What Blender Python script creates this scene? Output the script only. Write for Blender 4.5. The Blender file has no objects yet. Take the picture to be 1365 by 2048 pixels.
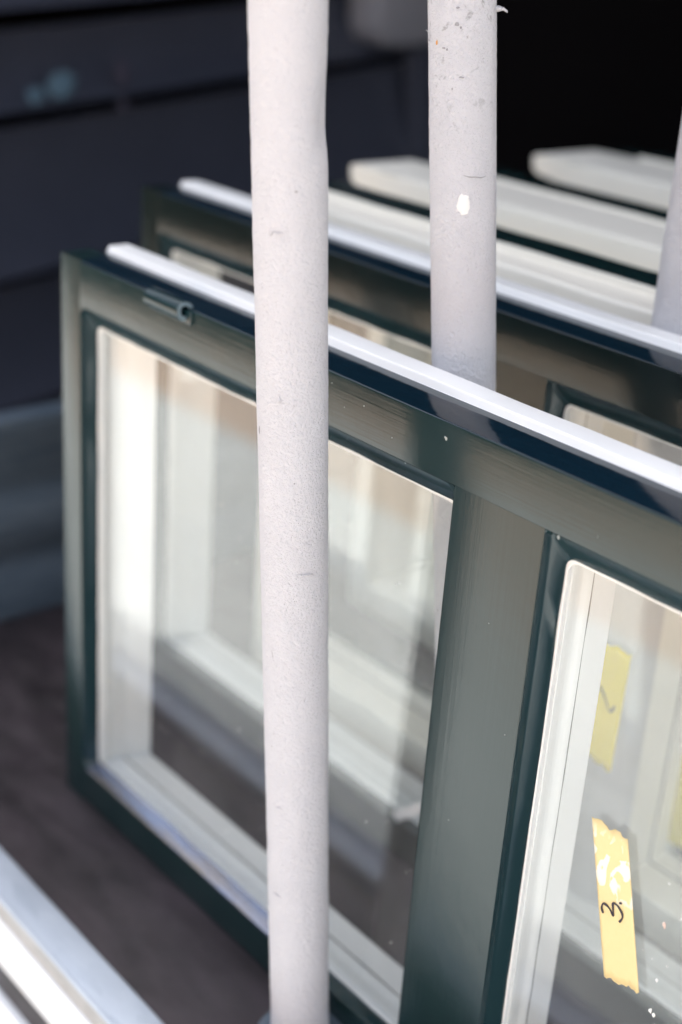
import bpy, bmesh, math, random
from mathutils import Vector, Matrix, noise
rnd = random.Random(7)
S = bpy.context.scene
COL = S.collection

# ------------------------------------------------------------------ camera
cd = bpy.data.cameras.new('camera'); cam = bpy.data.objects.new('camera', cd); COL.objects.link(cam)
right = Vector((0.6358, 0.7690, 0.0660)); down = Vector((0.3440, -0.2058, -0.9161)); fwd = Vector((-0.6910, 0.6052, -0.3954))
m = Matrix((( right.x, -down.x, -fwd.x, 1.0889), (right.y, -down.y, -fwd.y, -0.6085), (right.z, -down.z, -fwd.z, 0.8485), (0, 0, 0, 1)))
cam.matrix_world = m
cd.sensor_fit = 'VERTICAL'; cd.sensor_height = 36.0; cd.sensor_width = 24.0
cd.lens = 2850.0 / 2048.0 * 36.0
cd.clip_start = 0.01; cd.clip_end = 2000
cd.dof.use_dof = True; cd.dof.focus_distance = 0.92; cd.dof.aperture_fstop = 2.8
S.camera = cam

# ------------------------------------------------------------------ sky, sun, exposure
SUN_EL, SUN_AZ = math.radians(70), math.radians(95)     # azimuth measured from +X towards +Y
w = bpy.data.worlds.new('World'); S.world = w; w.use_nodes = True
nt = w.node_tree; nt.nodes.clear()
wo = nt.nodes.new('ShaderNodeOutputWorld'); bg = nt.nodes.new('ShaderNodeBackground'); sk = nt.nodes.new('ShaderNodeTexSky')
sk.sky_type = 'NISHITA'; sk.sun_disc = False; sk.sun_elevation = SUN_EL; sk.sun_rotation = math.pi / 2 - SUN_AZ
sk.air_density = 1.0; sk.dust_density = 6.0; sk.ozone_density = 1.0
hs = nt.nodes.new('ShaderNodeHueSaturation'); hs.inputs['Saturation'].default_value = 0.45
nt.links.new(sk.outputs[0], hs.inputs['Color']); nt.links.new(hs.outputs[0], bg.inputs[0])
bg.inputs[1].default_value = 0.15
nt.links.new(bg.outputs[0], wo.inputs[0])
sd = bpy.data.lights.new('sun', 'SUN'); sun = bpy.data.objects.new('sun', sd); COL.objects.link(sun)
sd.energy = 3.0; sd.angle = math.radians(0.53); sd.color = (1.0, 0.96, 0.90)
sdir = Vector((math.cos(SUN_EL) * math.cos(SUN_AZ), math.cos(SUN_EL) * math.sin(SUN_AZ), math.sin(SUN_EL)))
sun.rotation_euler = sdir.to_track_quat('Z', 'Y').to_euler()
S.view_settings.view_transform = 'Standard'; S.view_settings.look = 'None'
S.view_settings.exposure = 1.88; S.view_settings.gamma = 1.0
S.render.engine = 'CYCLES'
S.cycles.max_bounces = 14; S.cycles.transparent_max_bounces = 48; S.cycles.glossy_bounces = 6; S.cycles.diffuse_bounces = 5
S.cycles.use_denoising = True

# ------------------------------------------------------------------ helpers
def tag(o, label=None, cat=None, group=None, kind=None):
    if label: o['label'] = label
    if cat: o['category'] = cat
    if group: o['group'] = group
    if kind: o['kind'] = kind
    return o
def empty(name, loc=(0, 0, 0), rz=0.0):
    o = bpy.data.objects.new(name, None); COL.objects.link(o); o.location = loc; o.rotation_euler = (0, 0, rz)
    o.empty_display_size = 0.05
    return o
def link(name, me, parent=None):
    o = bpy.data.objects.new(name, me); COL.objects.link(o)
    if parent: o.parent = parent
    return o
def mesh(name, verts, faces, mats, parent=None, fmat=None, smooth=False):
    me = bpy.data.meshes.new(name); me.from_pydata([tuple(v) for v in verts], [], faces)
    for mm in (mats if isinstance(mats, (list, tuple)) else [mats]): me.materials.append(mm)
    if fmat:
        for p, i in zip(me.polygons, fmat): p.material_index = i
    bm = bmesh.new(); bm.from_mesh(me); bmesh.ops.recalc_face_normals(bm, faces=bm.faces); bm.to_mesh(me); bm.free()
    if smooth:
        for p in me.polygons: p.use_smooth = True
    me.update()
    return link(name, me, parent)
def auto_smooth(o, ang=35):
    me = o.data
    bm = bmesh.new(); bm.from_mesh(me)
    for f in bm.faces: f.smooth = True
    for e in bm.edges:
        if len(e.link_faces) == 2 and e.calc_face_angle(0) > math.radians(ang): e.smooth = False
        elif len(e.link_faces) != 2: e.smooth = False
    bm.to_mesh(me); bm.free()
    return o
def box(name, lo, hi, mat, parent=None, bev=0.0, seg=2, rot=None):
    bm = bmesh.new(); bmesh.ops.create_cube(bm, size=1)
    sx, sy, sz = [hi[i] - lo[i] for i in range(3)]
    for v in bm.verts:
        v.co = Vector((v.co.x * sx + (lo[0] + hi[0]) / 2, v.co.y * sy + (lo[1] + hi[1]) / 2, v.co.z * sz + (lo[2] + hi[2]) / 2))
    if bev: bmesh.ops.bevel(bm, geom=list(bm.edges), offset=bev, segments=seg, affect='EDGES', profile=0.5)
    if rot is not None:
        for v in bm.verts: v.co = rot @ v.co
    me = bpy.data.meshes.new(name); bm.to_mesh(me); bm.free(); me.materials.append(mat)
    o = link(name, me, parent)
    if bev: auto_smooth(o, 50)
    return o
def round_poly(pts, rad):
    """pts: list of (a,b,mat,radius or None); mat is that of the edge leaving the point. -> rounded list"""
    out = []
    n = len(pts)
    for i in range(n):
        p = Vector(pts[i][:2]); a = Vector(pts[i - 1][:2]); b = Vector(pts[(i + 1) % n][:2])
        r = pts[i][3] if pts[i][3] is not None else rad
        mprev, mnext = pts[i - 1][2], pts[i][2]
        u = (a - p); v = (b - p)
        r = min(r, u.length * 0.45, v.length * 0.45)
        if r <= 1e-6: out.append((p, mnext)); continue
        u.normalize(); v.normalize()
        K = 4
        for k in range(K + 1):
            t = k / K
            q = (p + u * r) * (1 - t) ** 2 + p * 2 * t * (1 - t) + (p + v * r) * t * t
            out.append((q, mprev if k < K / 2 else mnext))
    return out
def extrude(name, prof, mats, parent, x0, x1, axis, cuts=None, wob=0.0, seed=0):
    """prof: rounded list of ((a,b),mat).  axis 'X': (a,b)->(y,z) along x ; axis 'Z': (a,b)->(x,y) along z"""
    n = len(prof)
    N = max(1, int((x1 - x0) / 0.012)) if wob else 1
    V, F, M = [], [], []
    for k in range(N + 1):
        s = x0 + (x1 - x0) * k / N
        for (q, _) in prof:
            a, b = q
            if wob:
                a += wob * noise.noise(Vector((s * 14 + seed, a * 60, b * 60)))
                b += wob * noise.noise(Vector((s * 14 + seed + 9, a * 60, b * 60)))
            V.append((s, a, b) if axis == 'X' else (a, b, s))
    for k in range(N):
        for i in range(n):
            j = (i + 1) % n
            F.append((k * n + i, k * n + j, (k + 1) * n + j, (k + 1) * n + i)); M.append(prof[i][1])
    F.append(tuple(range(n))[::-1]); M.append(0)
    F.append(tuple(N * n + i for i in range(n))); M.append(0)
    o = mesh(name, V, F, mats, parent, M)
    return auto_smooth(o, 40)

# ------------------------------------------------------------------ materials
def new_mat(name):
    mm = bpy.data.materials.new(name); mm.use_nodes = True
    t = mm.node_tree; b = t.nodes['Principled BSDF']; return mm, t, b
def N(t, typ, **kw):
    n = t.nodes.new(typ)
    for k, v in kw.items():
        if k in n.inputs: n.inputs[k].default_value = v
        else: setattr(n, k, v)
    return n
def coords(t, scale=(1, 1, 1)):
    tc = N(t, 'ShaderNodeTexCoord'); mp = N(t, 'ShaderNodeMapping'); mp.inputs['Scale'].default_value = scale
    t.links.new(tc.outputs['Object'], mp.inputs['Vector']); return mp.outputs[0]
def ramp(t, src, stops):
    r = N(t, 'ShaderNodeValToRGB'); e = r.color_ramp.elements
    while len(e) < len(stops): e.new(0.5)
    for el, (p, c) in zip(e, stops):
        el.position = p; el.color = c if len(c) == 4 else (*c, 1)
    t.links.new(src, r.inputs[0]); return r.outputs[0]
def noise_tex(t, vec, scale, detail=4, rough=0.55, dist=0.0):
    n = N(t, 'ShaderNodeTexNoise'); n.inputs['Scale'].default_value = scale; n.inputs['Detail'].default_value = detail
    n.inputs['Roughness'].default_value = rough; n.inputs['Distortion'].default_value = dist
    t.links.new(vec, n.inputs['Vector']); return n.outputs[0]
def bump(t, b, h, strength, dist, prev=None):
    n = N(t, 'ShaderNodeBump'); n.inputs['Strength'].default_value = strength; n.inputs['Distance'].default_value = dist
    t.links.new(h, n.inputs['Height'])
    if prev is not None: t.links.new(prev, n.inputs['Normal'])
    t.links.new(n.outputs[0], b.inputs['Normal']); return n.outputs[0]
def mix(t, fac, a, b_):
    n = N(t, 'ShaderNodeMix', data_type='RGBA')
    def setc(i, v):
        if isinstance(v, (tuple, list)): n.inputs[i].default_value = (*v, 1) if len(v) == 3 else v
        else: t.links.new(v, n.inputs[i])
    if isinstance(fac, (int, float)): n.inputs[0].default_value = fac
    else: t.links.new(fac, n.inputs[0])
    setc(6, a); setc(7, b_); return n.outputs[2]

def gloss_paint(name, col, col2, rough, grain, axis, spec=0.5, chips=True):
    mm, t, b = new_mat(name)
    sc = {'X': (6, 320, 320), 'Z': (320, 320, 6)}[axis]
    g = noise_tex(t, coords(t, sc), 1.0, 5, 0.6)
    big = noise_tex(t, coords(t), 7, 3)
    c = mix(t, big, col, col2)
    if chips:
        sp = noise_tex(t, coords(t), 260, 2, 0.5)
        f = ramp(t, sp, [(0.80, (0, 0, 0)), (0.83, (1, 1, 1))])
        c = mix(t, f, c, (0.35, 0.36, 0.35))
    t.links.new(c, b.inputs['Base Color'])
    r = ramp(t, big, [(0.3, (rough * 0.8,) * 3), (0.7, (rough * 1.3,) * 3)])
    t.links.new(r, b.inputs['Roughness']); b.inputs['Specular IOR Level'].default_value = spec
    n1 = bump(t, b, g, grain, 0.0004)
    lump = noise_tex(t, coords(t, (1, 1, 1)), 55, 2)
    bump(t, b, lump, 0.12, 0.0012, n1)
    return mm
GREEN_X = gloss_paint('green_gloss_rail', (0.0042, 0.0165, 0.0180), (0.0060, 0.0220, 0.0225), 0.20, 0.42, 'X', spec=0.5)
GREEN_Z = gloss_paint('green_gloss_stile', (0.0042, 0.0165, 0.0180), (0.0060, 0.0220, 0.0225), 0.20, 0.42, 'Z', spec=0.5)
GREEN_T = gloss_paint('green_top_reflection_tint', (0.0030, 0.0115, 0.0200), (0.0042, 0.0140, 0.0240), 0.08, 0.12, 'X')  # same green paint, with its navy reflection put into the colour
SHADED_X = gloss_paint('shaded_green_rail', (0.0018, 0.0065, 0.0070), (0.0030, 0.0095, 0.0095), 0.16, 0.3, 'X', spec=0.4)  # same green, darkened for the dark surroundings the second sash mirrors
SHADED_Z = gloss_paint('shaded_green_stile', (0.0018, 0.0065, 0.0070), (0.0030, 0.0095, 0.0095), 0.16, 0.3, 'Z', spec=0.4)
GREEN_M = gloss_paint('green_gloss_moulding', (0.0060, 0.0210, 0.0255), (0.0075, 0.0250, 0.0290), 0.16, 0.10, 'Z')
WHITE_X = gloss_paint('white_satin_rail', (0.80, 0.80, 0.80), (0.76, 0.765, 0.77), 0.32, 0.15, 'X', chips=False)
WHITE_Z = gloss_paint('white_satin_stile', (0.80, 0.80, 0.80), (0.76, 0.765, 0.77), 0.32, 0.15, 'Z', chips=False)
CREAM_X = gloss_paint('old_cream_white_rail', (0.86, 0.82, 0.74), (0.82, 0.78, 0.69), 0.38, 0.2, 'X', chips=False)
CREAM_Z = gloss_paint('old_cream_white_stile', (0.86, 0.82, 0.74), (0.82, 0.78, 0.69), 0.38, 0.2, 'Z', chips=False)

def glass_mat():
    mm, t, b = new_mat('dusty_window_glass'); t.nodes.remove(b)
    out = t.nodes['Material Output']
    tr = N(t, 'ShaderNodeBsdfTransparent'); tr.inputs[0].default_value = (0.985, 0.995, 0.988, 1)
    gl = N(t, 'ShaderNodeBsdfGlossy'); gl.inputs['Roughness'].default_value = 0.02; gl.inputs[0].default_value = (1, 1, 1, 1)
    lf = N(t, 'ShaderNodeFresnel'); ge = N(t, 'ShaderNodeNewGeometry'); mr = N(t, 'ShaderNodeMapRange'); mr.inputs[3].default_value = 1.5; mr.inputs[4].default_value = 1 / 1.5
    t.links.new(ge.outputs['Backfacing'], mr.inputs[0]); t.links.new(mr.outputs[0], lf.inputs['IOR'])   # same reflectance on both faces of the pane
    mx = N(t, 'ShaderNodeMixShader'); t.links.new(lf.outputs[0], mx.inputs[0]); t.links.new(tr.outputs[0], mx.inputs[1]); t.links.new(gl.outputs[0], mx.inputs[2])
    df = N(t, 'ShaderNodeBsdfDiffuse'); df.inputs[0].default_value = (0.75, 0.75, 0.74, 1)
    vo = N(t, 'ShaderNodeTexVoronoi'); vo.inputs['Scale'].default_value = 75; t.links.new(coords(t, (1, 0.02, 1)), vo.inputs['Vector'])
    sx = N(t, 'ShaderNodeSeparateColor'); t.links.new(vo.outputs['Color'], sx.inputs[0])
    rs = N(t, 'ShaderNodeMapRange'); rs.inputs[1].default_value = 0.80; rs.inputs[2].default_value = 1.0; rs.inputs[3].default_value = 0.0; rs.inputs[4].default_value = 0.075; t.links.new(sx.outputs[0], rs.inputs[0])
    lt = N(t, 'ShaderNodeMath', operation='LESS_THAN'); t.links.new(vo.outputs['Distance'], lt.inputs[0]); t.links.new(rs.outputs[0], lt.inputs[1])
    f1 = N(t, 'ShaderNodeMath', operation='MULTIPLY'); f1.inputs[1].default_value = 0.6; t.links.new(lt.outputs[0], f1.inputs[0]); f1 = f1.outputs[0]
    sm = noise_tex(t, coords(t, (1, 1, 1)), 9, 5, 0.65, 0.6); f2 = ramp(t, sm, [(0.35, (0.006,) * 3), (0.75, (0.035,) * 3)])
    ad = N(t, 'ShaderNodeMath', operation='MAXIMUM'); t.links.new(f1, ad.inputs[0]); t.links.new(f2, ad.inputs[1])
    m2 = N(t, 'ShaderNodeMixShader'); t.links.new(ad.outputs[0], m2.inputs[0]); t.links.new(mx.outputs[0], m2.inputs[1]); t.links.new(df.outputs[0], m2.inputs[2])
    t.links.new(m2.outputs[0], out.inputs[0]); return mm
GLASS = glass_mat()

def simple(name, col, rough=0.5, metal=0.0, spec=0.5):
    mm, t, b = new_mat(name); b.inputs['Base Color'].default_value = (*col, 1); b.inputs['Roughness'].default_value = rough
    b.inputs['Metallic'].default_value = metal; b.inputs['Specular IOR Level'].default_value = spec; return mm
SEAL = simple('pale_sealant', (0.72, 0.71, 0.68), 0.45)
DARKGAP = simple('dark_joint', (0.05, 0.05, 0.05), 0.8)

def foam_mat(name, scuffs):
    mm, t, b = new_mat(name)
    v = coords(t)
    fine = noise_tex(t, v, 1100, 2, 0.6); mid = noise_tex(t, v, 60, 4, 0.6)
    c = mix(t, mid, (0.60, 0.59, 0.62), (0.66, 0.65, 0.68))
    fl = ramp(t, noise_tex(t, v, 330, 3, 0.6), [(0.27, (0.6,) * 3), (0.33, (0, 0, 0))])
    c = mix(t, fl, c, (0.45, 0.43, 0.46))
    if scuffs:
        tc = N(t, 'ShaderNodeTexCoord'); sx = N(t, 'ShaderNodeSeparateXYZ'); t.links.new(tc.outputs['Object'], sx.inputs[0])
        h = ramp(t, sx.outputs[2], [(0.66, (0, 0, 0)), (0.80, (1, 1, 1))])
        s = ramp(t, noise_tex(t, coords(t, (1, 1, 1)), 110, 6, 0.72, 0.4), [(0.585, (0, 0, 0)), (0.66, (1, 1, 1))])
        mu = N(t, 'ShaderNodeMath', operation='MULTIPLY'); t.links.new(h, mu.inputs[0]); t.links.new(s, mu.inputs[1])
        c = mix(t, mu.outputs[0], c, (0.34, 0.33, 0.34))
    t.links.new(c, b.inputs['Base Color']); b.inputs['Roughness'].default_value = 0.85
    b.inputs['Specular IOR Level'].default_value = 0.25
    b.inputs['Sheen Weight'].default_value = 0.25
    n1 = bump(t, b, fine, 0.6, 0.0009)
    bump(t, b, noise_tex(t, coords(t, (1, 1, 1)), 420, 4, 0.65), 1.0, 0.0034, n1)
    return mm
FOAM = foam_mat('pale_felt_foam', False); FOAM_S = foam_mat('pale_felt_foam_scuffed', True)

def ply_mat():
    mm, t, b = new_mat('dark_phenolic_plywood')
    v = coords(t, (1, 1, 1))
    a = noise_tex(t, coords(t, (1.4, 5, 1)), 5, 6, 0.62, 0.5); c = mix(t, ramp(t, a, [(0.35, (0, 0, 0)), (0.7, (1, 1, 1))]), (0.010, 0.007, 0.009), (0.042, 0.032, 0.038))
    t.links.new(c, b.inputs['Base Color'])
    t.links.new(ramp(t, noise_tex(t, v, 22, 5), [(0.3, (0.38,) * 3), (0.7, (0.62,) * 3)]), b.inputs['Roughness'])
    bump(t, b, noise_tex(t, v, 160, 3), 0.3, 0.001)
    return mm
PLY = ply_mat()
def galv_mat(name, c1, c2, rough, metal, stretch=(1, 1, 1)):
    mm, t, b = new_mat(name)
    vo = N(t, 'ShaderNodeTexVoronoi'); vo.inputs['Scale'].default_value = 90
    nv = noise_tex(t, coords(t, stretch), 30, 5, 0.6, 0.8)
    ad = N(t, 'ShaderNodeVectorMath', operation='ADD'); t.links.new(coords(t, stretch), ad.inputs[0])
    t.links.new(ad.outputs[0], vo.inputs['Vector'])
    f = ramp(t, nv, [(0.3, (0, 0, 0)), (0.7, (1, 1, 1))])
    c = mix(t, f, c1, c2)
    if metal > .5:
        hsn = N(t, 'ShaderNodeHueSaturation'); hsn.inputs['Saturation'].default_value = 0.0; t.links.new(vo.outputs['Color'], hsn.inputs['Color'])
        c = mix(t, 0.12, c, hsn.outputs[0])
    t.links.new(c, b.inputs['Base Color'])
    b.inputs['Metallic'].default_value = metal; b.inputs['Roughness'].default_value = rough
    bump(t, b, nv, 0.25, 0.001)
    return mm
GALV = galv_mat('galvanised_steel', (0.40, 0.46, 0.55), (0.48, 0.54, 0.63), 0.42, 0.6, (0.25, 1, 1))
GALV_D = galv_mat('weathered_grey_metal', (0.055, 0.080, 0.110), (0.11, 0.140, 0.175), 0.5, 0.3, (1, 0.3, 4))
TRAILER_WHITE = simple('trailer_white_paint', (0.82, 0.82, 0.82), 0.35)
BEIGE = galv_mat('grey_edge_paint', (0.32, 0.31, 0.30), (0.42, 0.41, 0.40), 0.6, 0.0)
def board_mat():
    mm, t, b = new_mat('dark_navy_board_paint')
    g = noise_tex(t, coords(t, (120, 4, 120)), 1.0, 4, 0.6)
    n = noise_tex(t, coords(t), 5, 4, 0.6)
    c = mix(t, n, (0.042, 0.047, 0.068), (0.066, 0.072, 0.100))
    t.links.new(c, b.inputs['Base Color']); b.inputs['Roughness'].default_value = 0.30
    bump(t, b, g, 0.3, 0.001); return mm
BOARD = board_mat()
BLACK = simple('shade_black', (0.0022, 0.0018, 0.0022), 0.9, spec=0.02)  # near-black puts the shade of interior and board gaps into the colour
PLATE = simple('grey_plate_paint', (0.22, 0.22, 0.25), 0.45)
def ground_mat():
    mm, t, b = new_mat('street_pavers')
    br = N(t, 'ShaderNodeTexBrick'); br.inputs['Scale'].default_value = 1.0
    br.inputs['Color1'].default_value = (0.46, 0.34, 0.25, 1); br.inputs['Color2'].default_value = (0.55, 0.41, 0.31, 1); br.inputs['Mortar'].default_value = (0.30, 0.27, 0.23, 1)
    br.inputs['Brick Width'].default_value = 0.21; br.inputs['Row Height'].default_value = 0.07; br.inputs['Mortar Size'].default_value = 0.006
    t.links.new(coords(t), br.inputs['Vector'])
    n = noise_tex(t, coords(t), 1.3, 5, 0.6)
    c = mix(t, ramp(t, n, [(0.35, (0, 0, 0)), (0.65, (1, 1, 1))]), br.outputs[0], (0.48, 0.39, 0.31))
    t.links.new(c, b.inputs['Base Color']); b.inputs['Roughness'].default_value = 0.85
    return mm
GROUND = ground_mat()
DARKWOOD = simple('dark_stained_wood', (0.03, 0.028, 0.022), 0.7)
def pave_mat():
    mm, t, b = new_mat('pale_concrete_pavement')
    n = noise_tex(t, coords(t), 3, 6, 0.65); c = mix(t, n, (0.46, 0.49, 0.49), (0.58, 0.60, 0.59))
    t.links.new(c, b.inputs['Base Color']); b.inputs['Roughness'].default_value = 0.85; return mm
PAVE = pave_mat()

# ------------------------------------------------------------------ setting: ground and dark walls
gz = -0.62
g = mesh('ground', [(-400, -400, gz), (400, -400, gz), (400, 400, gz), (-400, 400, gz)], [(0, 1, 2, 3)], GROUND)
tag(g, kind='structure')
pv = mesh('pavement', [(-30, -1.7, gz + 0.004), (30, -1.7, gz + 0.004), (30, 2.4, gz + 0.004), (-30, 2.4, gz + 0.004)], [(0, 1, 2, 3)], PAVE)
tag(pv, kind='structure')
# unseen dark shed added across the paving to darken the paint's reflections
far = empty('reflection_shed', (-3.55, -1.98, gz), math.atan2(-3.0, 3.4))
tag(far, 'unseen dark shed added across the paving for reflections, facing the trailer', 'shed')
box('reflection_shed_side', (-2.2, -1.2, 0.0), (2.6, 0.0, 2.3), DARKWOOD, far, 0.01)
box('reflection_shed_roof', (-2.4, -1.4, 2.301), (2.8, 0.25, 2.42), DARKWOOD, far, 0.01)
for i in range(16): box('reflection_shed_batten', (-2.15 + i * 0.3, 0.001, 0.02), (-2.10 + i * 0.3, 0.026, 2.28), DARKWOOD, far)

# wall behind everything, the shade of a dark interior put into its colour
wall = empty('shade_wall', (0, 2.55, gz))
tag(wall, 'wall coloured black for interior shade, behind the stacked window sashes at upper right', 'wall')
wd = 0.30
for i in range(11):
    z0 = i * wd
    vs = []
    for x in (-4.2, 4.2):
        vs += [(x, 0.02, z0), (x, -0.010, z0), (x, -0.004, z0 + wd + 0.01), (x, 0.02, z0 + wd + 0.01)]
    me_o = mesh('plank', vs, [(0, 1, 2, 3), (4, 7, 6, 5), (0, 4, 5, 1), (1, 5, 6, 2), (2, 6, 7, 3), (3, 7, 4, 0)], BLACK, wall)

# unseen roof added over the sashes to block overhead sky and sun
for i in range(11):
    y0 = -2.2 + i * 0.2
    box('shade_roof_plank', (-4.2, y0 + 0.0002, 3.22), (4.2, y0 + 0.1998, 3.26), BLACK, wall)
for x in (-4.1, -1.9, 2.1, 4.05): box('shade_rafter', (x, -2.15, 3.10), (x + 0.07, -0.05, 3.219), BLACK, wall)
# dark navy lapped boards at left
P0 = Vector((-1.2, 0, 0)); wdir = Vector((-0.2102, 0.9777, 0)).normalized(); wn = Vector((wdir.y, -wdir.x, 0))
bw = empty('board_wall', (0, 0, 0))
bw.location = P0; bw.rotation_euler = (0, 0, math.atan2(wdir.y, wdir.x))     # local x along the wall, local -y faces the camera
tag(bw, 'dark navy wall of wide lapped boards behind the left end of the sashes', 'wall')
zs = [-0.62, -0.42, -0.13, 0.12, 0.415, 0.585, 0.86, 1.15, 1.5]
sl = 0.055
for i in range(len(zs) - 1):
    z0, z1 = zs[i], zs[i + 1] - 0.042
    vs = []
    K = 12
    a0, a1 = -0.15, 2.08 - max(0, (zs[i] - .1)) * 0.42
    prof = [(-0.066, 0.0), (-0.086, 0.015), (-0.074, 0.07), (-0.050, 0.17), (-0.028, 0.34), (-0.011, 0.6), (-0.004, 1.0), (0.014, 1.0), (0.012, 0.0)]
    n = len(prof); F = []
    for k in range(K + 1):
        a = a0 + (a1 - a0) * k / K
        for (y, f) in prof:
            vs.append((a, y + 0.002 * noise.noise(Vector((a * 2, i * 7.1, f * 2))), z0 + (z1 - z0) * f + sl * (a + 0.252)))
    for k in range(K):
        for j in range(n):
            jj = (j + 1) % n; F.append((k * n + j, k * n + jj, (k + 1) * n + jj, (k + 1) * n + j))
    F.append(tuple(range(n))); F.append(tuple(K * n + j for j in range(n))[::-1])
    auto_smooth(mesh('board', vs, F, BOARD, bw), 40)
mesh('gap_shade_backing', [(-0.15, 0.02, -0.7), (1.9, 0.02, -0.7), (1.9, 0.02, 1.4), (-0.15, 0.02, 1.4), (-0.15, 0.04, -0.7), (1.9, 0.04, -0.7), (1.9, 0.04, 1.4), (-0.15, 0.04, 1.4)], [(0, 1, 2, 3), (4, 7, 6, 5), (0, 4, 5, 1), (1, 5, 6, 2), (2, 6, 7, 3), (3, 7, 4, 0)], BLACK, bw)  # black sheet that gives the gaps between boards their shadow
# slanted trim at the right end of the boards
vs = []
for (a, z) in ((1.78, 0.72), (1.87, 0.72), (2.07, 0.10), (1.93, 0.10)):
    vs += [(a, -0.080, z), (a, -0.034, z)]
mesh('corner_trim', vs, [(0, 2, 4, 6), (1, 7, 5, 3), (0, 1, 3, 2), (2, 3, 5, 4), (4, 5, 7, 6), (6, 7, 1, 0)], BOARD, bw)
# rounded grey plate on the upper board
def rounded_plate(name, a0, a1, z0, z1, r, y0, y1, mat, parent):
    pts = []
    for (cx, cz, s) in ((a0 + r, z0 + r, 180), (a1 - r, z0 + r, 270), (a1 - r, z1 - r, 0), (a0 + r, z1 - r, 90)):
        for k in range(7):
            t = math.radians(s + k * 15); pts.append((cx + r * math.cos(t), cz + r * math.sin(t)))
    n = len(pts); vs = [(a, y1, z) for a, z in pts] + [(a, y0, z) for a, z in pts]
    vs += [(a0 + (a - a0) * 0.94 + 0.03 * (a1 - a0), y0 - 0.006, z0 + (z - z0) * 0.94 + 0.03 * (z1 - z0)) for a, z in pts]
    F = [tuple(range(n))[::-1], tuple(range(2 * n, 3 * n))]
    for i in range(n):
        j = (i + 1) % n; F += [(i, j, n + j, n + i), (n + i, n + j, 2 * n + j, 2 * n + i)]
    return auto_smooth(mesh(name, vs, F, mat, parent), 40)
pl = rounded_plate('wall_plate', 1.615, 1.93, 0.545, 0.90, 0.06, -0.11, -0.03, PLATE, None)
pl.location = bw.location; pl.rotation_euler = bw.rotation_euler
tag(pl, 'grey plate with rounded corners fixed to the dark boards at top centre', 'plate')
SP = simple('pale_blue_spot', (0.10, 0.17, 0.23), 0.5); SP2 = simple('mauve_spot', (0.055, 0.05, 0.075), 0.5)  # colours of the irregular blue and mauve spots on the boards
def blob(name, a, z, ra, rz, mat, parent, y, seed):
    rr = random.Random(seed); n = 18
    vs = [(a, y - 0.002, z)] + [(a + ra * math.cos(2 * math.pi * k / n) * (0.8 + 0.35 * rr.random()), y, z + rz * math.sin(2 * math.pi * k / n) * (0.8 + 0.35 * rr.random())) for k in range(n)]
    return mesh(name, vs, [(0, 1 + k, 1 + (k + 1) % n) for k in range(n)], mat, parent)
for (a, z, ra, rz, mm, sd_) in ((0.715, 0.505, 0.034, 0.026, SP, 1), (0.655, 0.490, 0.020, 0.015, SP, 2), (0.865, 0.520, 0.017, 0.026, SP2, 3), (0.867, 0.462, 0.012, 0.015, SP2, 4)):
    blob('board_spot', a, z, ra, rz, mm, bw, -0.082, sd_)

# ------------------------------------------------------------------ trailer bed
tr = empty('flatbed_trailer', (0, 0, 0))
tag(tr, 'trailer bed of dark plywood with a galvanised side rail under the sashes', 'trailer')
box('bed_floor', (-0.36, -0.1105, -0.018), (2.2, 1.35, 0.0), PLY, tr)
# side rail: rounded galvanised channel, grey edge, white side boards
def dn(lo, hi): return (lo[0], lo[1] + 0.0209, lo[2] - 0.036), (hi[0], hi[1] + 0.0209, hi[2] - 0.036)
def dnp(P): return [(a + 0.0209, b - 0.036, m_, r_) for a, b, m_, r_ in P]
rail = extrude('side_rail', round_poly(dnp([(-0.1665, 0.050, 0, .003), (-0.1665, 0.0275, 0, .001), (-0.150, 0.0275, 0, None), (-0.150, -0.06, 0, None), (-0.1322, -0.06, 0, None), (-0.1322, 0.0515, 0, .004)]), 0.002), [GALV], tr, -0.36, 2.2, 'X', wob=0.0006)
box('rail_edge', *dn((-0.36, -0.1675, 0.0272), (2.2, -0.1505, 0.0490)), BEIGE, tr)
extrude('rail_lip', round_poly(dnp([(-0.1690, 0.0525, 0, .001), (-0.1690, 0.0475, 0, .001), (-0.1655, 0.0475, 0, .001), (-0.1655, 0.0525, 0, .001)]), 0.001), [GALV], tr, -0.36, 2.2, 'X', wob=0.0004, seed=3)
box('side_board', *dn((-0.36, -0.1700, -0.0240), (2.2, -0.1505, 0.0268)), TRAILER_WHITE, tr, 0.0015)
box('side_gap', *dn((-0.36, -0.1640, -0.0640), (2.2, -0.1505, -0.0245)), PLY, tr)
box('side_board', *dn((-0.36, -0.1720, -0.2300), (2.2, -0.1505, -0.0645)), TRAILER_WHITE, tr, 0.0015)
# headboard, weathered metal with pressed ribs
hp = [(-0.350, 0.0), (-0.350, 0.055), (-0.358, 0.065), (-0.358, 0.085), (-0.350, 0.095), (-0.350, 0.150), (-0.358, 0.160), (-0.358, 0.178), (-0.350, 0.188), (-0.350, 0.236), (-0.342, 0.244), (-0.342, 0.262), (-0.375, 0.262), (-0.375, 0.0)]
vs, F = [], []
K = 20
for k in range(K + 1):
    y = -0.12 + 1.47 * k / K
    for (x, z) in hp: vs.append((x - 0.02 * max(0, y - .1) + 0.0015 * noise.noise(Vector((y * 3, z * 20, 1))), y, z))
n = len(hp)
for k in range(K):
    for j in range(n):
        jj = (j + 1) % n; F.append((k * n + j, k * n + jj, (k + 1) * n + jj, (k + 1) * n + j))
F += [tuple(range(n)), tuple(K * n + j for j in range(n))[::-1]]
auto_smooth(mesh('headboard', vs, F, GALV_D, tr), 50)
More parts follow.
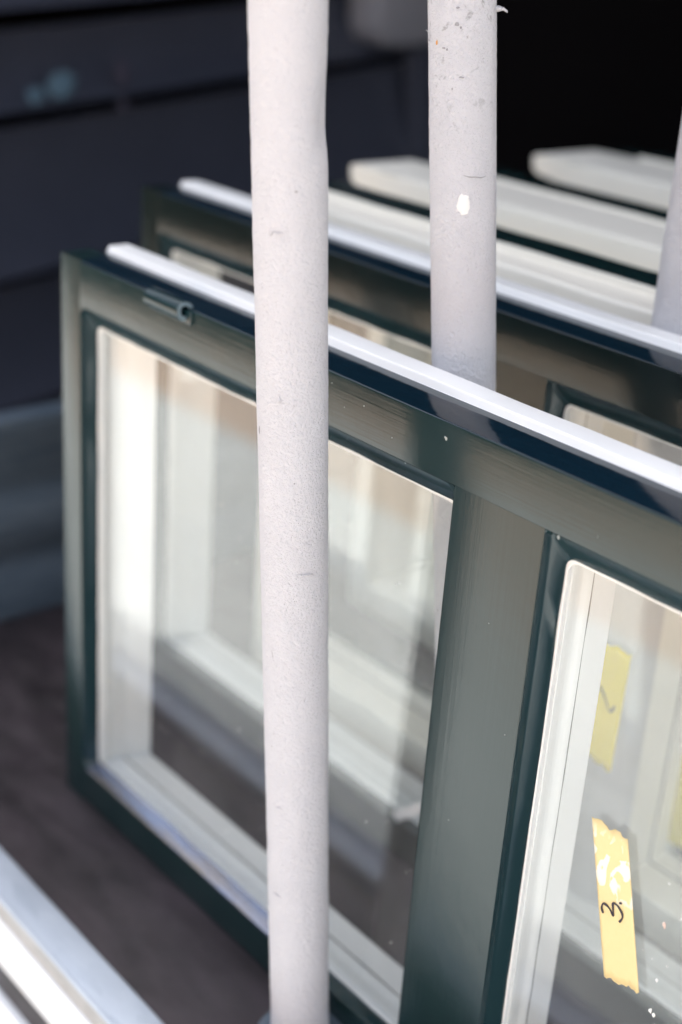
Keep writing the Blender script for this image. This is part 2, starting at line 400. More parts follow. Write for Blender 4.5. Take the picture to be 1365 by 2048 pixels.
# trailer legs/wheels stay out of sight; two cross beams carry the bed
for x in (-0.2, 0.9, 1.9):
    box('cross_beam', (x, -0.15, gz), (x + 0.06, 1.3, -0.0185), GALV_D, tr)

# ------------------------------------------------------------------ window sashes
HT_LIP = 0.0078
def rounded_rect(L, Rr, B, T, r, n=6):
    pts = []
    for (cx, cz, s) in ((L + r, B + r, 180), (Rr - r, B + r, 270), (Rr - r, T - r, 0), (L + r, T - r, 90)):
        for k in range(n + 1):
            t = math.radians(s + k * 90.0 / n); pts.append((cx + r * math.cos(t), cz + r * math.sin(t)))
    return pts
def ring_loft(name, rings, mats, parent, seed=0, wob=0.0):
    """rings: list of (L,R,B,T,r,y). Straight sides are subdivided so the paint edge can waver."""
    V, F = [], []
    cnt = None
    for (L, Rr, B, T, r, y, wb) in rings:
        base = rounded_rect(L, Rr, B, T, max(r, 0.0002))
        pts = []
        for i in range(len(base)):
            a = base[i]; b = base[(i + 1) % len(base)]
            pts.append(a)
            if (i + 1) % 7 == 0:
                for k in range(1, 30): pts.append((a[0] + (b[0] - a[0]) * k / 30, a[1] + (b[1] - a[1]) * k / 30))
        cnt = len(pts)
        cx, cz = (L + Rr) / 2, (B + T) / 2
        for (px, pz) in pts:
            if wb:
                d = wb * (noise.noise(Vector((px * 35 + seed, pz * 35, seed))) + 0.5 * noise.noise(Vector((px * 140 + seed, pz * 140, seed))))
                px += d * (1 if px > cx else -1) * (abs(px - cx) > abs(Rr - L) * .49); pz += d * (1 if pz > cz else -1) * (abs(pz - cz) > abs(T - B) * .48)
            V.append((px, y, pz))
    for k in range(len(rings) - 1):
        for i in range(cnt):
            j = (i + 1) % cnt; F.append((k * cnt + i, k * cnt + j, (k + 1) * cnt + j, (k + 1) * cnt + i))
    o = mesh(name, V, F, mats, parent)
    return auto_smooth(o, 38)

def make_sash(name, loc, rz, H, label, wood=('w'), reverse=False, cfg=None):
    """green outside face at local y=0, white inside face at local y=TT"""
    root = empty(name, loc, rz); tag(root, label, 'window sash', 'window sashes standing on the trailer')
    c = dict(W=1.088, TT=0.068, YG=0.030, strip=(0.0305, 0.0530), lipw=0.0325, openings=((0.0385, 0.4960), (0.5885, 1.0495)), B=0.0395, T=None, low=None, horn=0.0)
    if cfg: c.update(cfg)
    W, TT, YG = c['W'], c['TT'], c['YG']
    WX, WZ = (CREAM_X, CREAM_Z) if 'cream' in wood else (WHITE_X, WHITE_Z)
    GREEN_X, GREEN_Z = (SHADED_X, SHADED_Z) if 'dark' in wood else (globals()['GREEN_X'], globals()['GREEN_Z'])
    B = c['B']; T = H - 0.0590
    FB, FT = B + 0.002, H - 0.0405          # face edges of the opening, bottom and top
    gl, gb = 0.0152, 0.0205                  # slot of the pane
    si = 0.0058
    ops = c['openings']
    # top rail with its raised white strip
    L0, R0 = ops[0][0] - si, ops[-1][1] + si
    if not reverse:
        s0, s1 = c['strip']
        prof = [(0, H - .001, 0, .0016), (0, FT, 0, 0.0008), (gl, FT, 0, 0), (gl, T, 1, 0), (TT, T, 1, .002), (TT, H, 1, .003), (YG, H + .0025, 2, 0)]
        extrude('top_rail', round_poly(prof, 0.001), [GREEN_X, WX, GREEN_T], root, L0, R0, 'X', wob=0.00006, seed=loc[1])
        lp = round_poly([(s0 + 0.0022, H + HT_LIP, 1, .0010), (s0, H + 0.0025, 1, .0004), (s0, H - 0.002, 1, 0), (s1, H - 0.002, 1, 0), (s1, H + HT_LIP, 1, .0015)], 0.002)
        lp = [(q, 0) for q, _ in lp]
        extrude('top_strip', lp, [WX], root, 0.027, W - 0.027, 'X', wob=0.0006, seed=loc[1] + 5)
    else:
        # white part low and wide (towards local y = TT), green part raised by the riser
        rise = c['low']
        prof = [(0, H + rise, 0, .002), (0, FT, 0, .0008), (gl, FT, 0, 0), (gl, T, 1, 0), (TT, T, 1, .002), (TT, H, 1, .004), (YG, H, 1, 0), (YG, H + rise, 0, .0015)]
        h = c['horn']
        extrude('top_rail', round_poly(prof, 0.001), [GREEN_X, WX], root, L0, R0, 'X', wob=0.0007, seed=loc[1])
    # bottom rail
    prof = [(0, 0.002, 0, .002), (TT, 0.002, 1, .002), (TT, B, 1, .002), (gl, B, 0, 0), (gl, FB - .002, 0, 0), (0, FB, 0, .0015)]
    prof = [(p[0], p[1], p[2], p[3]) for p in prof]
    prof[0] = (0, 0.0, 0, .003); prof[1] = (TT, 0.0, 1, .002)
    extrude('bottom_rail', round_poly(prof, 0.001), [GREEN_X, WX], root, L0, R0, 'X', wob=0.0002, seed=3)
    # stiles: green lip at the outer edge, white body set back
    def stile(x_out, x_face, x_in, sgn, extra=0.0):
        prof = [(x_out, 0, 0, .002), (x_face, 0, 0, .001), (x_face, gl, 0, 0), (x_in, gl, 1, 0), (x_in + extra * .3, 0.044, 1, .001), (x_in + extra, TT, 1, .0015), (x_out + sgn * 0.027, TT, 1, .002), (x_out + sgn * 0.027, YG, 0, 0), (x_out, YG, 0, .002)]
        if sgn < 0: prof = prof
        return extrude('stile', round_poly(prof, 0.001), [GREEN_Z, WZ], root, 0.0, H - 0.0002, 'Z')
    stile(0.0, L0, ops[0][0], 1, 0.0 if reverse else 0.013)
    stile(W, R0, ops[-1][1], -1)
    # mullions between the panes
    for (o1, o2) in zip(ops[:-1], ops[1:]):
        a, b_ = o1[1], o2[0]
        prof = [(a + si, 0, 0, .001), (b_ - si * 1.4, 0, 0, .001), (b_ - si * 1.4, gl, 0, 0), (b_, gl, 1, 0), (b_, TT, 1, .002), (a, TT, 1, .002), (a, gl, 0, 0), (a + si, gl, 0, 0)]
        extrude('mullion', round_poly(prof, 0.001), [GREEN_Z, WZ], root, FB - 0.0015, FT + 0.0005, 'Z')
    for k, (a, b_) in enumerate(ops):
        sl_ = si if k == 0 else si * 1.4
        sd2 = k * 3.3 + loc[1] * 10
        # moulding on the green side, its inner paint edge a little wavy
        ring_loft('moulding', [(a - sl_, b_ + si, FB - 0.0005, FT, 0.0015, 0.0001, 0), (a - sl_, b_ + si, FB - 0.0005, FT, 0.0095 if k == 0 else 0.0035, 0.0003, 0), (a - sl_ + 0.0012, b_ + si - .0012, FB, FT - 0.0016, 0.0090 if k == 0 else 0.0045, 0.0050, 0), (a - sl_ * .75, b_ + si * .6, FB - 0.0002, FT - 0.0060, 0.004, 0.0062, 0.0003), (a - 0.0003, b_ - 0.002, B + 0.0002, T + 0.003, 0.006, 0.0124, 0.0005), (a, b_ - .0026, B + 0.0012, T, 0.007, 0.0146, 0.0008)], [GREEN_M], root, sd2)
        # pale line of sealant round the pane, pane, spacer bead inside
        ring_loft('sealant', [(a - .001, b_ + .001, B - .001, T + .001, 0.006, 0.0149, 0), (a + 0.0006, b_ - 0.0046, B + 0.0020, T - 0.0016, 0.008, 0.0149, 0.0007), (a + 0.0012, b_ - 0.0052, B + 0.0024, T - 0.0022, 0.008, 0.0155, 0.0004)], [SEAL], root, sd2 + 2)
        box('pane', (a - 0.004, 0.0156, B - 0.004), (b_ + 0.004, 0.0196, T + 0.004), GLASS, root)
        bead = [(-0.001, 0.0200, 0), (0.0016, 0.0202, .0003), (0.0016, 0.0290, .0003), (0.0010, 0.0315, .0003), (0.0022, 0.0345, .0003), (0.0022, 0.0398, .0004), (0.0012, 0.0408, .0003), (-0.001, 0.0412, 0)]
        ring_loft('glazing_bead', [(a + d, b_ - d, B + d, T - d, 0.003, y, wv) for d, y, wv in bead], [WZ], root, sd2 + 4)
        gap = [(0.0002, 0.0405, 0), (0.0009, 0.0411, 0), (0.0009, 0.0424, .0005), (-0.0002, 0.0430, 0)]
        ring_loft('joint_line', [(a + d, b_ - d, B + d, T - d, 0.001, y, wv) for d, y, wv in gap], [DARKGAP], root, sd2 + 6)
    return root

s1 = make_sash('window_sash', (0, 0, 0), 0, 0.55, 'dark green two-light window sash at the front of the row, marked with numbered tape')
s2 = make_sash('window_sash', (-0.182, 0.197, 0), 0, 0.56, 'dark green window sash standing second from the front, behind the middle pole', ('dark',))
def rev(x0, y0, H, label, cfg):
    W, TT = cfg['W'], cfg['TT']
    return make_sash('window_sash', (x0 + W, y0 + TT, 0), math.pi, H, label, ('cream',), True, cfg)
s3 = rev(-0.13, 0.310, 0.56, 'sash with its narrow white inner side forward, directly behind the second green sash', dict(W=1.088, TT=0.086, YG=0.048, low=0.008, openings=((0.0385, 0.4960), (0.5885, 1.0495))))
s4 = rev(-0.190, 0.510, 0.56, 'sash with thick white top rail, its left end showing between front and middle poles', dict(W=1.3, TT=0.145, YG=0.052, low=0.004, openings=((0.0385, 0.60), (0.70, 1.24))))
s5 = rev(-0.165, 0.800, 0.56, 'rearmost sash with thick white top rail, its notched left end right of the middle pole', dict(W=1.3, TT=0.165, YG=0.050, low=0.004, openings=((0.0385, 0.60), (0.70, 1.24))))
# projecting horns at the left ends of the two rear sashes (local +x is the left end after the half turn)
for s, TTv, W_ in ((s4, 0.145, 1.3), (s5, 0.165, 1.3)):
    vs = []
    for (x, z0, z1, yy0) in ((W_ - 0.0540, 0.525, 0.5603, 0.0535), (W_ + 0.018, 0.535, 0.5600, 0.0540), (W_ + 0.027, 0.541, 0.5580, 0.0600)):
        for (y, z) in ((yy0, z0), (TTv - 0.003, z0), (TTv - 0.001, z1 - .002), (TTv - 0.004, z1), (yy0, z1)): vs.append((x, y, z))
    F = [(0, 1, 2, 3, 4), (10, 14, 13, 12, 11)]
    for k in range(2):
        for j in range(5): F.append((k * 5 + j, k * 5 + (j + 1) % 5, k * 5 + 5 + (j + 1) % 5, k * 5 + 5 + j))
    auto_smooth(mesh('horn', vs, F, CREAM_X, s), 40)

# hinge knuckle on the front sash
def tube_pts(path, r, n=10):
    V, F = [], []
    for i, p in enumerate(path):
        p = Vector(p); a = Vector(path[max(0, i - 1)]); b = Vector(path[min(len(path) - 1, i + 1)])
        d = (b - a).normalized(); u = d.cross(Vector((0.3, 1, 0.2))).normalized(); v = d.cross(u)
        for k in range(n):
            t = 2 * math.pi * k / n; V.append(p + u * r * math.cos(t) + v * r * math.sin(t))
    for i in range(len(path) - 1):
        for k in range(n):
            F.append((i * n + k, i * n + (k + 1) % n, (i + 1) * n + (k + 1) % n, (i + 1) * n + k))
    F.append(tuple(range(n))[::-1]); F.append(tuple((len(path) - 1) * n + k for k in range(n)))
    return V, F
def knuckle():
    V, F = [], []
    cx, cz, ro, ri = -0.0030, 0.5475, 0.0078, 0.0042
    n = 28
    rings = [(0.1500, ro * .93), (0.1506, ro), (0.1975, ro), (0.1983, ro * .95), (0.1983, ri), (0.1850, ri)]
    for (x, r) in rings:
        for k in range(n):
            t = 2 * math.pi * k / n
            wv = 1 + (0.06 * math.sin(3 * t + 1) if x > .19 else 0)
            V.append((x, cx + r * wv * math.cos(t), cz + r * wv * math.sin(t)))
    for i in range(len(rings) - 1):
        for k in range(n): F.append((i * n + k, i * n + (k + 1) % n, (i + 1) * n + (k + 1) % n, (i + 1) * n + k))
    F.append(tuple(range(n))[::-1]); F.append(tuple(5 * n + k for k in range(n)))
    M = [0] * len(F)
    for i in range(3 * n, 4 * n): M[i] = 1
    return V, F, M
V, F, M = knuckle()
ROUGHEND = simple('scraped_hinge_end', (0.16, 0.22, 0.25), 0.35)
hk = mesh('hinge_knuckle', V, F, [GREEN_M, ROUGHEND], s1, M); auto_smooth(hk, 40)
hl = box('hinge_leaf', (0.1450, -0.0022, 0.5370), (0.2050, 0.0100, 0.5480), GREEN_M, s1, 0.0006)

def ledge_glint_mat():
    mm, t, b = new_mat('ledge_reflection_tint')  # blue and tan reflections mixed into the base colour
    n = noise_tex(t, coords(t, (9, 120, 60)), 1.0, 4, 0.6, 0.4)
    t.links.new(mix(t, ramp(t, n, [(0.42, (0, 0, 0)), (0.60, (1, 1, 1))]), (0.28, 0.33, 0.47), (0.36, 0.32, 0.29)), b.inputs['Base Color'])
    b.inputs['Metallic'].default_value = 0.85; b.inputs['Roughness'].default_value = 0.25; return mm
LEDGE_GLINT = ledge_glint_mat()
extrude('ledge_glint_strip', round_poly([(-0.0006, 0.0395, 0, 0), (-0.0006, 0.0412, 0, .0004), (0.0150, 0.0440, 0, .0004), (0.0150, 0.0415, 0, 0)], 0.0003), [LEDGE_GLINT], s1, 0.0415, 0.3520, 'X', wob=0.0003, seed=2)  # strip added on the green ledge, its bright reflection carried as colour
# ------------------------------------------------------------------ adhesive tapes
def tape_mat(name, c1, c2, worn):
    mm, t, b = new_mat(name)
    n = noise_tex(t, coords(t), 300, 4, 0.6); c = mix(t, n, c1, c2)
    if worn:
        wv = noise_tex(t, coords(t, (1, 1, .7)), 85, 2, 0.4, 1.5); tc = N(t, 'ShaderNodeTexCoord'); sx = N(t, 'ShaderNodeSeparateXYZ'); t.links.new(tc.outputs['Object'], sx.inputs[0])
        hh = N(t, 'ShaderNodeMapRange'); hh.inputs[1].default_value = 0.275; hh.inputs[2].default_value = 0.290; t.links.new(sx.outputs[2], hh.inputs[0])
        h2 = N(t, 'ShaderNodeMapRange'); h2.inputs[1].default_value = 0.328; h2.inputs[2].default_value = 0.316; t.links.new(sx.outputs[2], h2.inputs[0])
        m1 = N(t, 'ShaderNodeMath', operation='MULTIPLY'); t.links.new(hh.outputs[0], m1.inputs[0]); t.links.new(h2.outputs[0], m1.inputs[1])
        f = ramp(t, wv, [(0.57, (0, 0, 0)), (0.61, (1, 1, 1))])
        m3 = N(t, 'ShaderNodeMath', operation='MULTIPLY'); t.links.new(m1.outputs[0], m3.inputs[0]); t.links.new(f, m3.inputs[1])
        c = mix(t, m3.outputs[0], c, (0.80, 0.75, 0.62))
    t.links.new(c, b.inputs['Base Color']); b.inputs['Roughness'].default_value = 0.55
    bump(t, b, n, 0.2, 0.0003); return mm
TAPE1 = tape_mat('yellow_masking_tape', (0.68, 0.53, 0.25), (0.71, 0.57, 0.29), True)
TAPE2 = tape_mat('olive_yellow_tape', (0.72, 0.60, 0.06), (0.76, 0.64, 0.09), False)
INK = simple('dark_purple_ink', (0.022, 0.012, 0.025), 0.6)
def ragged_tape(name, corners, y, mat, parent, seed, th=0.0003, jag=0.0016):
    """corners TL, TR, BR, BL as (x,z) in the pane plane; TL-TR and BL-BR ends are torn"""
    rr = random.Random(seed)
    TL, TR, BR, BL = [Vector(c) for c in corners]
    def torn(a, b):
        L = (b - a).length; d = (b - a) / L; nn = Vector((-d.y, d.x)); pts = [a]
        for k in range(1, 14): pts.append(a + d * L * (k / 14) + nn * jag * (rr.random() - 0.5) * 1.4 + nn * jag * .6 * math.sin(k * .9 + seed))
        return pts + [b]
    top = torn(TL, TR); bot = torn(BL, BR)
    NR = 16; V = []; n = len(top)
    for k in range(NR + 1):
        f = k / NR
        for i in range(n):
            p = top[i].lerp(bot[i], f)
            V.append((p.x, y - th * (1 + 1.2 * max(0, noise.noise(Vector((p.x * 90, p.y * 60, seed))))), p.y))
    F = []
    for k in range(NR):
        for i in range(n - 1): F.append((k * n + i, k * n + i + 1, (k + 1) * n + i + 1, (k + 1) * n + i))
    off = len(V)
    V += [(v[0], y - 0.00004, v[2]) for v in V]
    F += [tuple(off + q for q in f)[::-1] for f in F]
    rim = [i for i in range(n)] + [k * n + n - 1 for k in range(1, NR + 1)] + [NR * n + i for i in range(n - 2, -1, -1)] + [k * n for k in range(NR - 1, 0, -1)]
    for a, b in zip(rim, rim[1:] + rim[:1]): F.append((a, b, off + b, off + a))
    return mesh(name, V, F, mat, parent, smooth=True)
yp = 0.0156
t1 = ragged_tape('masking_tape', ((0.6362, 0.3292), (0.6652, 0.3300), (0.6930, 0.2300), (0.6655, 0.2232)), yp, TAPE1, None, 5)
tag(t1, 'yellow masking tape strip with a handwritten 3 on the front pane', 'tape')
def stroke(name, pts, r, parent, y):
    path = []
    P = [Vector(p) for p in pts]
    for i in range(len(P) - 1):
        p0 = P[max(0, i - 1)]; p1 = P[i]; p2 = P[i + 1]; p3 = P[min(len(P) - 1, i + 2)]
        for k in range(6):
            t = k / 6
            q = 0.5 * ((2 * p1) + (-p0 + p2) * t + (2 * p0 - 5 * p1 + 4 * p2 - p3) * t * t + (-p0 + 3 * p1 - 3 * p2 + p3) * t ** 3)
            path.append(q)
    path.append(P[-1])
    V = []; n = len(path)
    for i, p in enumerate(path):
        d = (path[min(n - 1, i + 1)] - path[max(0, i - 1)]).normalized(); nn = Vector((-d.y, d.x))
        rr = r * (0.9 + 0.25 * math.sin(i * .5)) * (0.6 if i in (0, n - 1) else 1)
        V += [(p.x + nn.x * rr, y, p.y + nn.y * rr), (p.x - nn.x * rr, y, p.y - nn.y * rr)]
    off = len(V); V += [(v[0], y + 0.0003, v[2]) for v in V]
    F = []
    for i in range(n - 1):
        a = 2 * i
        F += [(a, a + 1, a + 3, a + 2), (off + a, off + a + 2, off + a + 3, off + a + 1), (a, a + 2, off + a + 2, off + a), (a + 1, off + a + 1, off + a + 3, a + 3)]
    return mesh(name, V, F, INK, parent)
stroke('handwritten_mark', [(0.6572, 0.2683), (0.6553, 0.2713), (0.656, 0.2751), (0.6591, 0.2754), (0.6621, 0.2739), (0.6648, 0.2715), (0.6641, 0.2752), (0.6632, 0.2799), (0.6666, 0.2804), (0.6708, 0.2774), (0.6717, 0.2741), (0.67, 0.2699)], 0.00072, t1, yp - 0.0011)
stroke('handwritten_dot', [(0.6683, 0.2842), (0.6689, 0.2830)], 0.0010, t1, yp - 0.0011)
t2 = ragged_tape('masking_tape', ((0.4600, 0.3221), (0.5054, 0.3240), (0.5040, 0.2150), (0.4700, 0.2190)), 0.2126, TAPE2, None, 11, jag=0.002)
tag(t2, 'olive yellow tape with a small tick mark, on the pane of the second sash', 'tape')
stroke('handwritten_tick', [(0.4804, 0.2846), (0.4863, 0.2782), (0.4946, 0.2672), (0.498, 0.274)], 0.0008, t2, 0.2116)
t3 = ragged_tape('masking_tape', ((0.4578, 0.150), (0.4790, 0.152), (0.4860, 0.058), (0.4650, 0.054)), 0.3760, TAPE2, None, 13)
tag(t3, 'blurred yellow tape on the third sash, seen through glass at the right edge', 'tape')
PAPER = simple('pale_pinkish_paper', (0.85, 0.80, 0.78), 0.7)
t4 = ragged_tape('paper_strip', ((0.2745, 0.047), (0.3137, 0.0823), (0.3153, 0.0699), (0.283, 0.0415)), 0.1965, PAPER, None, 17, jag=0.0006)
tag(t4, 'pale paper strip low on the second sash beside its dark mullion', 'paper strip')
# dried paint flakes on the front pane and little chips on the green face
def flake(name, x, z, w_, h_, y, mat, seed, parent):
    rr = random.Random(seed); n = 9
    ring = [(x + w_ * math.cos(2 * math.pi * k / n) * (0.5 + rr.random()), z + h_ * math.sin(2 * math.pi * k / n) * (0.5 + rr.random())) for k in range(n)]
    vs = [(px, y, pz) for px, pz in ring] + [(x, y - 0.0005, z)]
    return mesh(name, vs, [(k, (k + 1) % n, n) for k in range(n)], mat, parent)
FLK = simple('dried_white_paint', (0.8, 0.79, 0.76), 0.6); FLP = simple('dried_pinkish_paint', (0.62, 0.45, 0.38), 0.6)
for i, (x, z, a, h, mm) in enumerate([(0.7017, 0.2887, .0010, .0024, FLP), (0.7039, 0.2477, .0012, .0012, FLK), (0.7036, 0.2228, .0012, .0022, FLK), (0.7062, 0.2216, .0012, .0016, FLK), (0.6996, 0.3183, .0009, .0006, FLK), (0.709, 0.262, .0005, .0005, FLK), (0.712, 0.300, .0004, .0009, FLK), (0.690, 0.262, .0004, .0004, FLK), (0.6975, 0.2600, .0005, .0005, FLK), (0.43, 0.46, .0006, .0005, FLK), (0.40, 0.472, .0005, .0005, FLK), (0.455, 0.44, .0010, .0003, FLK)]):
    flake('paint_flake', x, z, a, h, 0.0154, mm, 30 + i, s1)
for i in range(26):
    flake('paint_flake', 0.09 + 0.39 * rnd.random(), 0.10 + 0.33 * rnd.random(), .0004 + .0007 * rnd.random(), .0003 + .0006 * rnd.random(), 0.0154, FLK, 60 + i, s1)
DUST = simple('pale_dust_speck', (0.30, 0.31, 0.29), 0.7)
for i, (x, z) in enumerate([(0.4895, 0.5382), (0.4905, 0.5378), (0.5915, 0.5085), (0.375, 0.541), (0.41, 0.535), (0.44, 0.522), (0.455, 0.509), (0.545, 0.43), (0.53, 0.27), (0.62, 0.52), (0.39, 0.528), (0.57, 0.36)]):
    flake('paint_chip', x, z, .0005 + .0005 * (i < 3), .0004 + .0006 * (i < 3), -0.0001, DUST, 90 + i, s1)

# ------------------------------------------------------------------ poles wrapped in pale felt foam
def make_pole(base, top, rad, label, mat, seed, dents=()):
    base = Vector(base); top = Vector(top); ax = (top - base); Lh = ax.z
    root = empty('wrapped_pole', base); tag(root, label, 'pole', 'foam wrapped poles between the sashes')
    NR, NA = 420, 72
    V, F = [], []
    for k in range(NR + 1):
        z = 0.0 + Lh * k / NR; c = ax * (z / Lh)
        for i in range(NA):
            t = 2 * math.pi * i / NA
            p = Vector((math.cos(t), math.sin(t), z * 8))
            r = rad + 0.0003 * noise.noise(Vector((p.x * 2 + seed, p.y * 2, z * 18))) + 0.00036 * noise.noise(Vector((p.x * 9 + seed, p.y * 9, z * 220))) * (0.6 + noise.noise(Vector((p.x * 1.3, p.y * 1.3 + seed, z * 12))))
            if z < 0.045: r += 0.0016 * (1 - z / 0.045) * (0.6 + noise.noise(Vector((p.x * 3, p.y * 3, z * 130))))
            for (ang, zd, dep, wa, wz) in dents:
                da = (t - ang + math.pi) % (2 * math.pi) - math.pi
                dz = (z - zd)
                wzz = wz * (0.35 if dz < 0 else 1.0)
                r -= dep * math.exp(-(da / wa) ** 2 - (dz / wzz) ** 2)
            V.append((c.x + r * math.cos(t), c.y + r * math.sin(t), c.z))
    for k in range(NR):
        for i in range(NA):
            j = (i + 1) % NA; F.append((k * NA + i, k * NA + j, (k + 1) * NA + j, (k + 1) * NA + i))
    F.append(tuple(NR * NA + i for i in range(NA)))
    o = mesh('foam_sleeve', V, F, mat, root)
    for p in o.data.polygons: p.use_smooth = True
    # steel foot
    vs, F = [], []
    prof = [(0.036, 0.0), (0.0365, 0.014), (0.0345, 0.0175), (0.029, 0.0195), (rad - .004, 0.0205)]
    n = 32
    for (r, z) in prof:
        for i in range(n): vs.append((r * math.cos(2 * math.pi * i / n), r * math.sin(2 * math.pi * i / n), z))
    for k in range(len(prof) - 1):
        for i in range(n): F.append((k * n + i, k * n + (i + 1) % n, (k + 1) * n + (i + 1) % n, (k + 1) * n + i))
    auto_smooth(mesh('pole_foot', vs, F, GALV_D, root), 40)
    return root
CAMXY = Vector((1.0889, -0.6085))
p1 = make_pole((0.4278, -0.0318, 0.001), (0.4074, -0.1206, 1.3), 0.0228, 'foremost pale grey foam-wrapped pole, in front of all the window sashes', FOAM, 1.0, dents=((math.radians(33), 0.722, 0.0040, 0.50, 0.034),))
p2 = make_pole((0.4926, 0.0915, 0.001), (0.2976, 0.0915, 1.3), 0.0228, 'scuffed foam-wrapped pole with a white paint dab, just behind the front sash', FOAM_S, 5.0)
p3 = make_pole((0.4574, 0.281, 0.001), (0.4452, 0.281, 1.3), 0.0228, 'pale foam-wrapped pole at the right edge, behind the second green sash', FOAM, 9.0)
def on_pole(root, base, top, rad, pts, name, mat, lift=0.0004):
    """a thin patch lying on the foam: pts are world points near the surface; fan from their centre"""
    b = Vector(base); ax = Vector(top) - b
    def srf(p, l):
        p = Vector(p); f = (p.z - b.z) / ax.z; c = b + ax * f; d = (p - c); d.z = 0; d.normalize(); return Vector((c.x + d.x * (rad + l), c.y + d.y * (rad + l), p.z)) - b
    cen = sum((Vector(p) for p in pts), Vector()) / len(pts)
    n = len(pts)
    inner = [cen.lerp(Vector(p), 0.55) for p in pts]
    V = [srf(p, lift * .3) for p in pts] + [srf(p, lift) for p in inner] + [srf(cen, lift)]
    F = [(k, (k + 1) % n, n + (k + 1) % n, n + k) for k in range(n)] + [(n + k, n + (k + 1) % n, 2 * n) for k in range(n)]
    return mesh(name, V, F, mat, root, smooth=True)
P2B, P2T = (0.4926, 0.0915, 0.001), (0.2976, 0.0915, 1.3)
P1B, P1T = (0.4278, -0.0318, 0.001), (0.4074, -0.1206, 1.3)
def patch(root, B, T, cen, w_, h_, seed, name, mat, lift=0.0009, n=22):
    rr = random.Random(seed); c = Vector(cen); r_ = right
    return on_pole(root, B, T, 0.0228, [c + Vector((r_.x, r_.y, 0)) * w_ * math.cos(2 * math.pi * k / n) * (0.78 + .4 * rr.random()) + Vector((0, 0, h_ * math.sin(2 * math.pi * k / n) * (0.82 + .35 * rr.random()))) for k in range(n)], name, mat, lift)
DAB = simple('thick_white_paint', (0.70, 0.69, 0.67), 0.8, spec=0.2)
patch(p2, P2B, P2T, (0.4100, 0.0755, 0.6650), 0.0046, 0.0070, 4, 'paint_dab', DAB)
patch(p2, P2B, P2T, (0.3776, 0.0687, 0.7652), 0.0013, 0.0016, 8, 'rust_spot', simple('rust_orange', (0.55, 0.26, 0.07), 0.7))
for k, (cx, cy, cz, w_, h_) in enumerate([(0.3897, 0.0734, 0.7779, .0016, .0013), (0.3925, 0.0745, 0.7760, .0007, .0009), (0.3835, 0.0700, 0.7625, .0018, .0006), (0.3860, 0.0705, 0.7618, .0009, .0008), (0.3929, 0.0714, 0.7377, .0004, .0010), (0.398, 0.074, 0.7455, .0022, .0006), (0.389, 0.0735, 0.788, .0012, .0006)]):
    patch(p2, P2B, P2T, (cx, cy, cz), w_, h_, 40 + k, 'scuff_mark', simple('grey_scuff', (0.30, 0.29, 0.30), 0.8) if k == 0 else bpy.data.materials['grey_scuff'], 0.0007, 12)
def crack(root, B, T, pts, name, wd_=0.00035):
    b = Vector(B); ax = Vector(T) - b; V = []
    for i, p in enumerate(pts):
        p = Vector(p); f = (p.z - b.z) / ax.z; c = b + ax * f; d = (p - c); d.z = 0; d.normalize()
        q = Vector((c.x + d.x * 0.0235, c.y + d.y * 0.0235, p.z)) - b; ww = wd_ * (0.3 if i in (0, len(pts) - 1) else 1)
        V += [q + Vector((0, 0, ww)), q - Vector((0, 0, ww))]
    return mesh(name, V, [(2 * i, 2 * i + 1, 2 * i + 3, 2 * i + 2) for i in range(len(pts) - 1)], bpy.data.materials['grey_scuff'], root)
crack(p2, P2B, P2T, [(0.4074, 0.0750, 0.6838), (0.4095, 0.0790, 0.6829), (0.4108, 0.083, 0.6831), (0.4122, 0.0862, 0.6826), (0.4131, 0.0905, 0.6835)], 'tear_line')
crack(p1, P1B, P1T, [(0.4254, -0.0802, 0.3790), (0.4262, -0.0802, 0.3762), (0.4268, -0.0796, 0.3735), (0.4266, -0.0796, 0.3722)], 'tear_line', 0.0007)
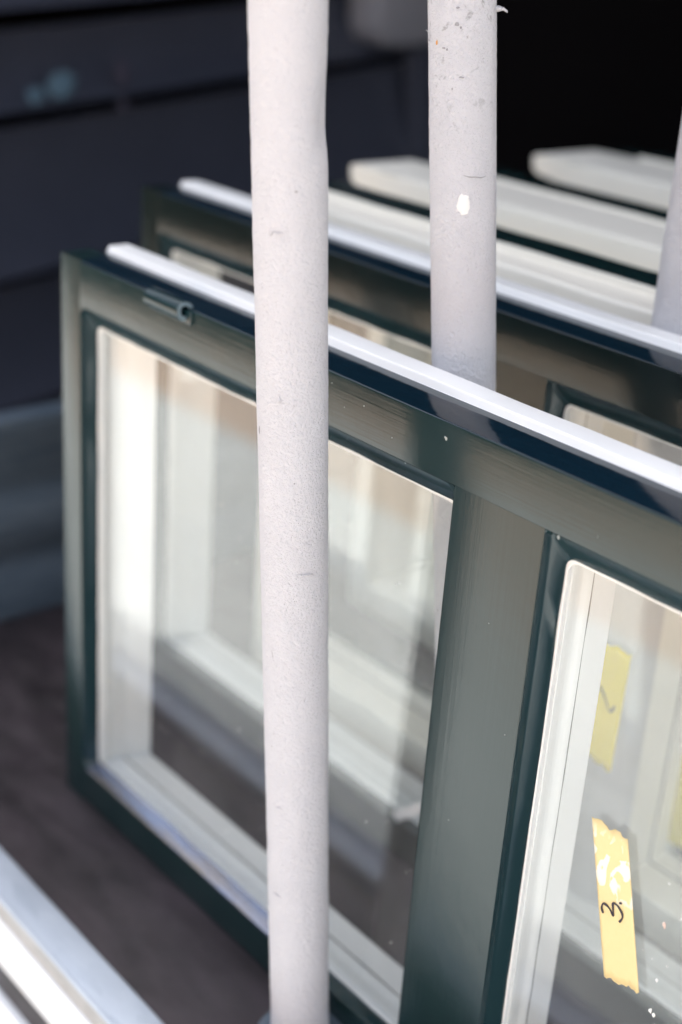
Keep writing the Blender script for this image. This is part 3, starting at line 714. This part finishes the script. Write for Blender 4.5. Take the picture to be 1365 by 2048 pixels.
for k, (cx, cy, cz, w_, h_) in enumerate([(0.4405, -0.0700, 0.4395, .0070, .0007), (0.4300, -0.0760, 0.1700, .0080, .0006), (0.4280, -0.0850, 0.5600, .0012, .0030), (0.4250, -0.0900, 0.6650, .0035, .0006), (0.4330, -0.0780, 0.2500, .0055, .0006)]):
    patch(p1, P1B, P1T, (cx, cy, cz), w_, h_, 70 + k, 'foam_ridge', FOAM, 0.0011, 14)
for k, (cx, cy, cz, w_, h_) in enumerate([(0.4137, -0.0905, 0.5353, .0010, .0030), (0.4300, -0.0860, 0.6900, .0006, .0006), (0.4250, -0.0820, 0.3000, .0006, .0004), (0.436, -0.078, 0.505, .0005, .0005)]):
    patch(p1, P1B, P1T, (cx, cy, cz), w_, h_, 80 + k, 'nick', bpy.data.materials['grey_scuff'], 0.0005, 10)
def shred(root, base, path, w0, name, mat, seed):
    rr = random.Random(seed); b = Vector(base); V, F = [], []
    n = len(path)
    for i, p in enumerate(path):
        p = Vector(p) - b; ww = w0 * (1 - 0.55 * i / (n - 1)) * (0.8 + 0.4 * rr.random())
        for (u, v) in ((0, 1), (0.7, 0.2), (0.1, -1), (-0.7, -0.1)):
            V.append(p + Vector((-0.605 * u * ww * .6, 0.69 * u * ww * .6, v * ww)))
    for i in range(n - 1):
        for k in range(4): F.append((4 * i + k, 4 * i + (k + 1) % 4, 4 * i + 4 + (k + 1) % 4, 4 * i + 4 + k))
    F += [(0, 1, 2, 3), (4 * n - 1, 4 * n - 2, 4 * n - 3, 4 * n - 4)]
    return mesh(name, V, F, mat, root, smooth=True)
R2 = Vector((right.x, right.y, 0))
e1 = Vector((0.3926, 0.1030, 0.7870)); e2 = Vector((0.3680, 0.0712, 0.7640))
shred(p2, P2B, [e1 - R2 * .002, e1 + R2 * .003 + Vector((0, 0, .0012)), e1 + R2 * .0062 + Vector((0, 0, .0012)), e1 + R2 * .0092 + Vector((0, 0, -.0004))], 0.0021, 'torn_shred', FOAM_S, 2)
shred(p2, P2B, [e2 + R2 * .002, e2 - R2 * .0012 + Vector((0, 0, .001)), e2 - R2 * .0016 + Vector((0, 0, .0045))], 0.0016, 'torn_shred', FOAM_S, 3)
shred(p2, P2B, [e2 + Vector((0, 0, .003)), e2 - R2 * .0010 + Vector((0, 0, .0062)), e2 - R2 * .0034 + Vector((0, 0, .0080))], 0.0006, 'torn_shred', FOAM_S, 4)
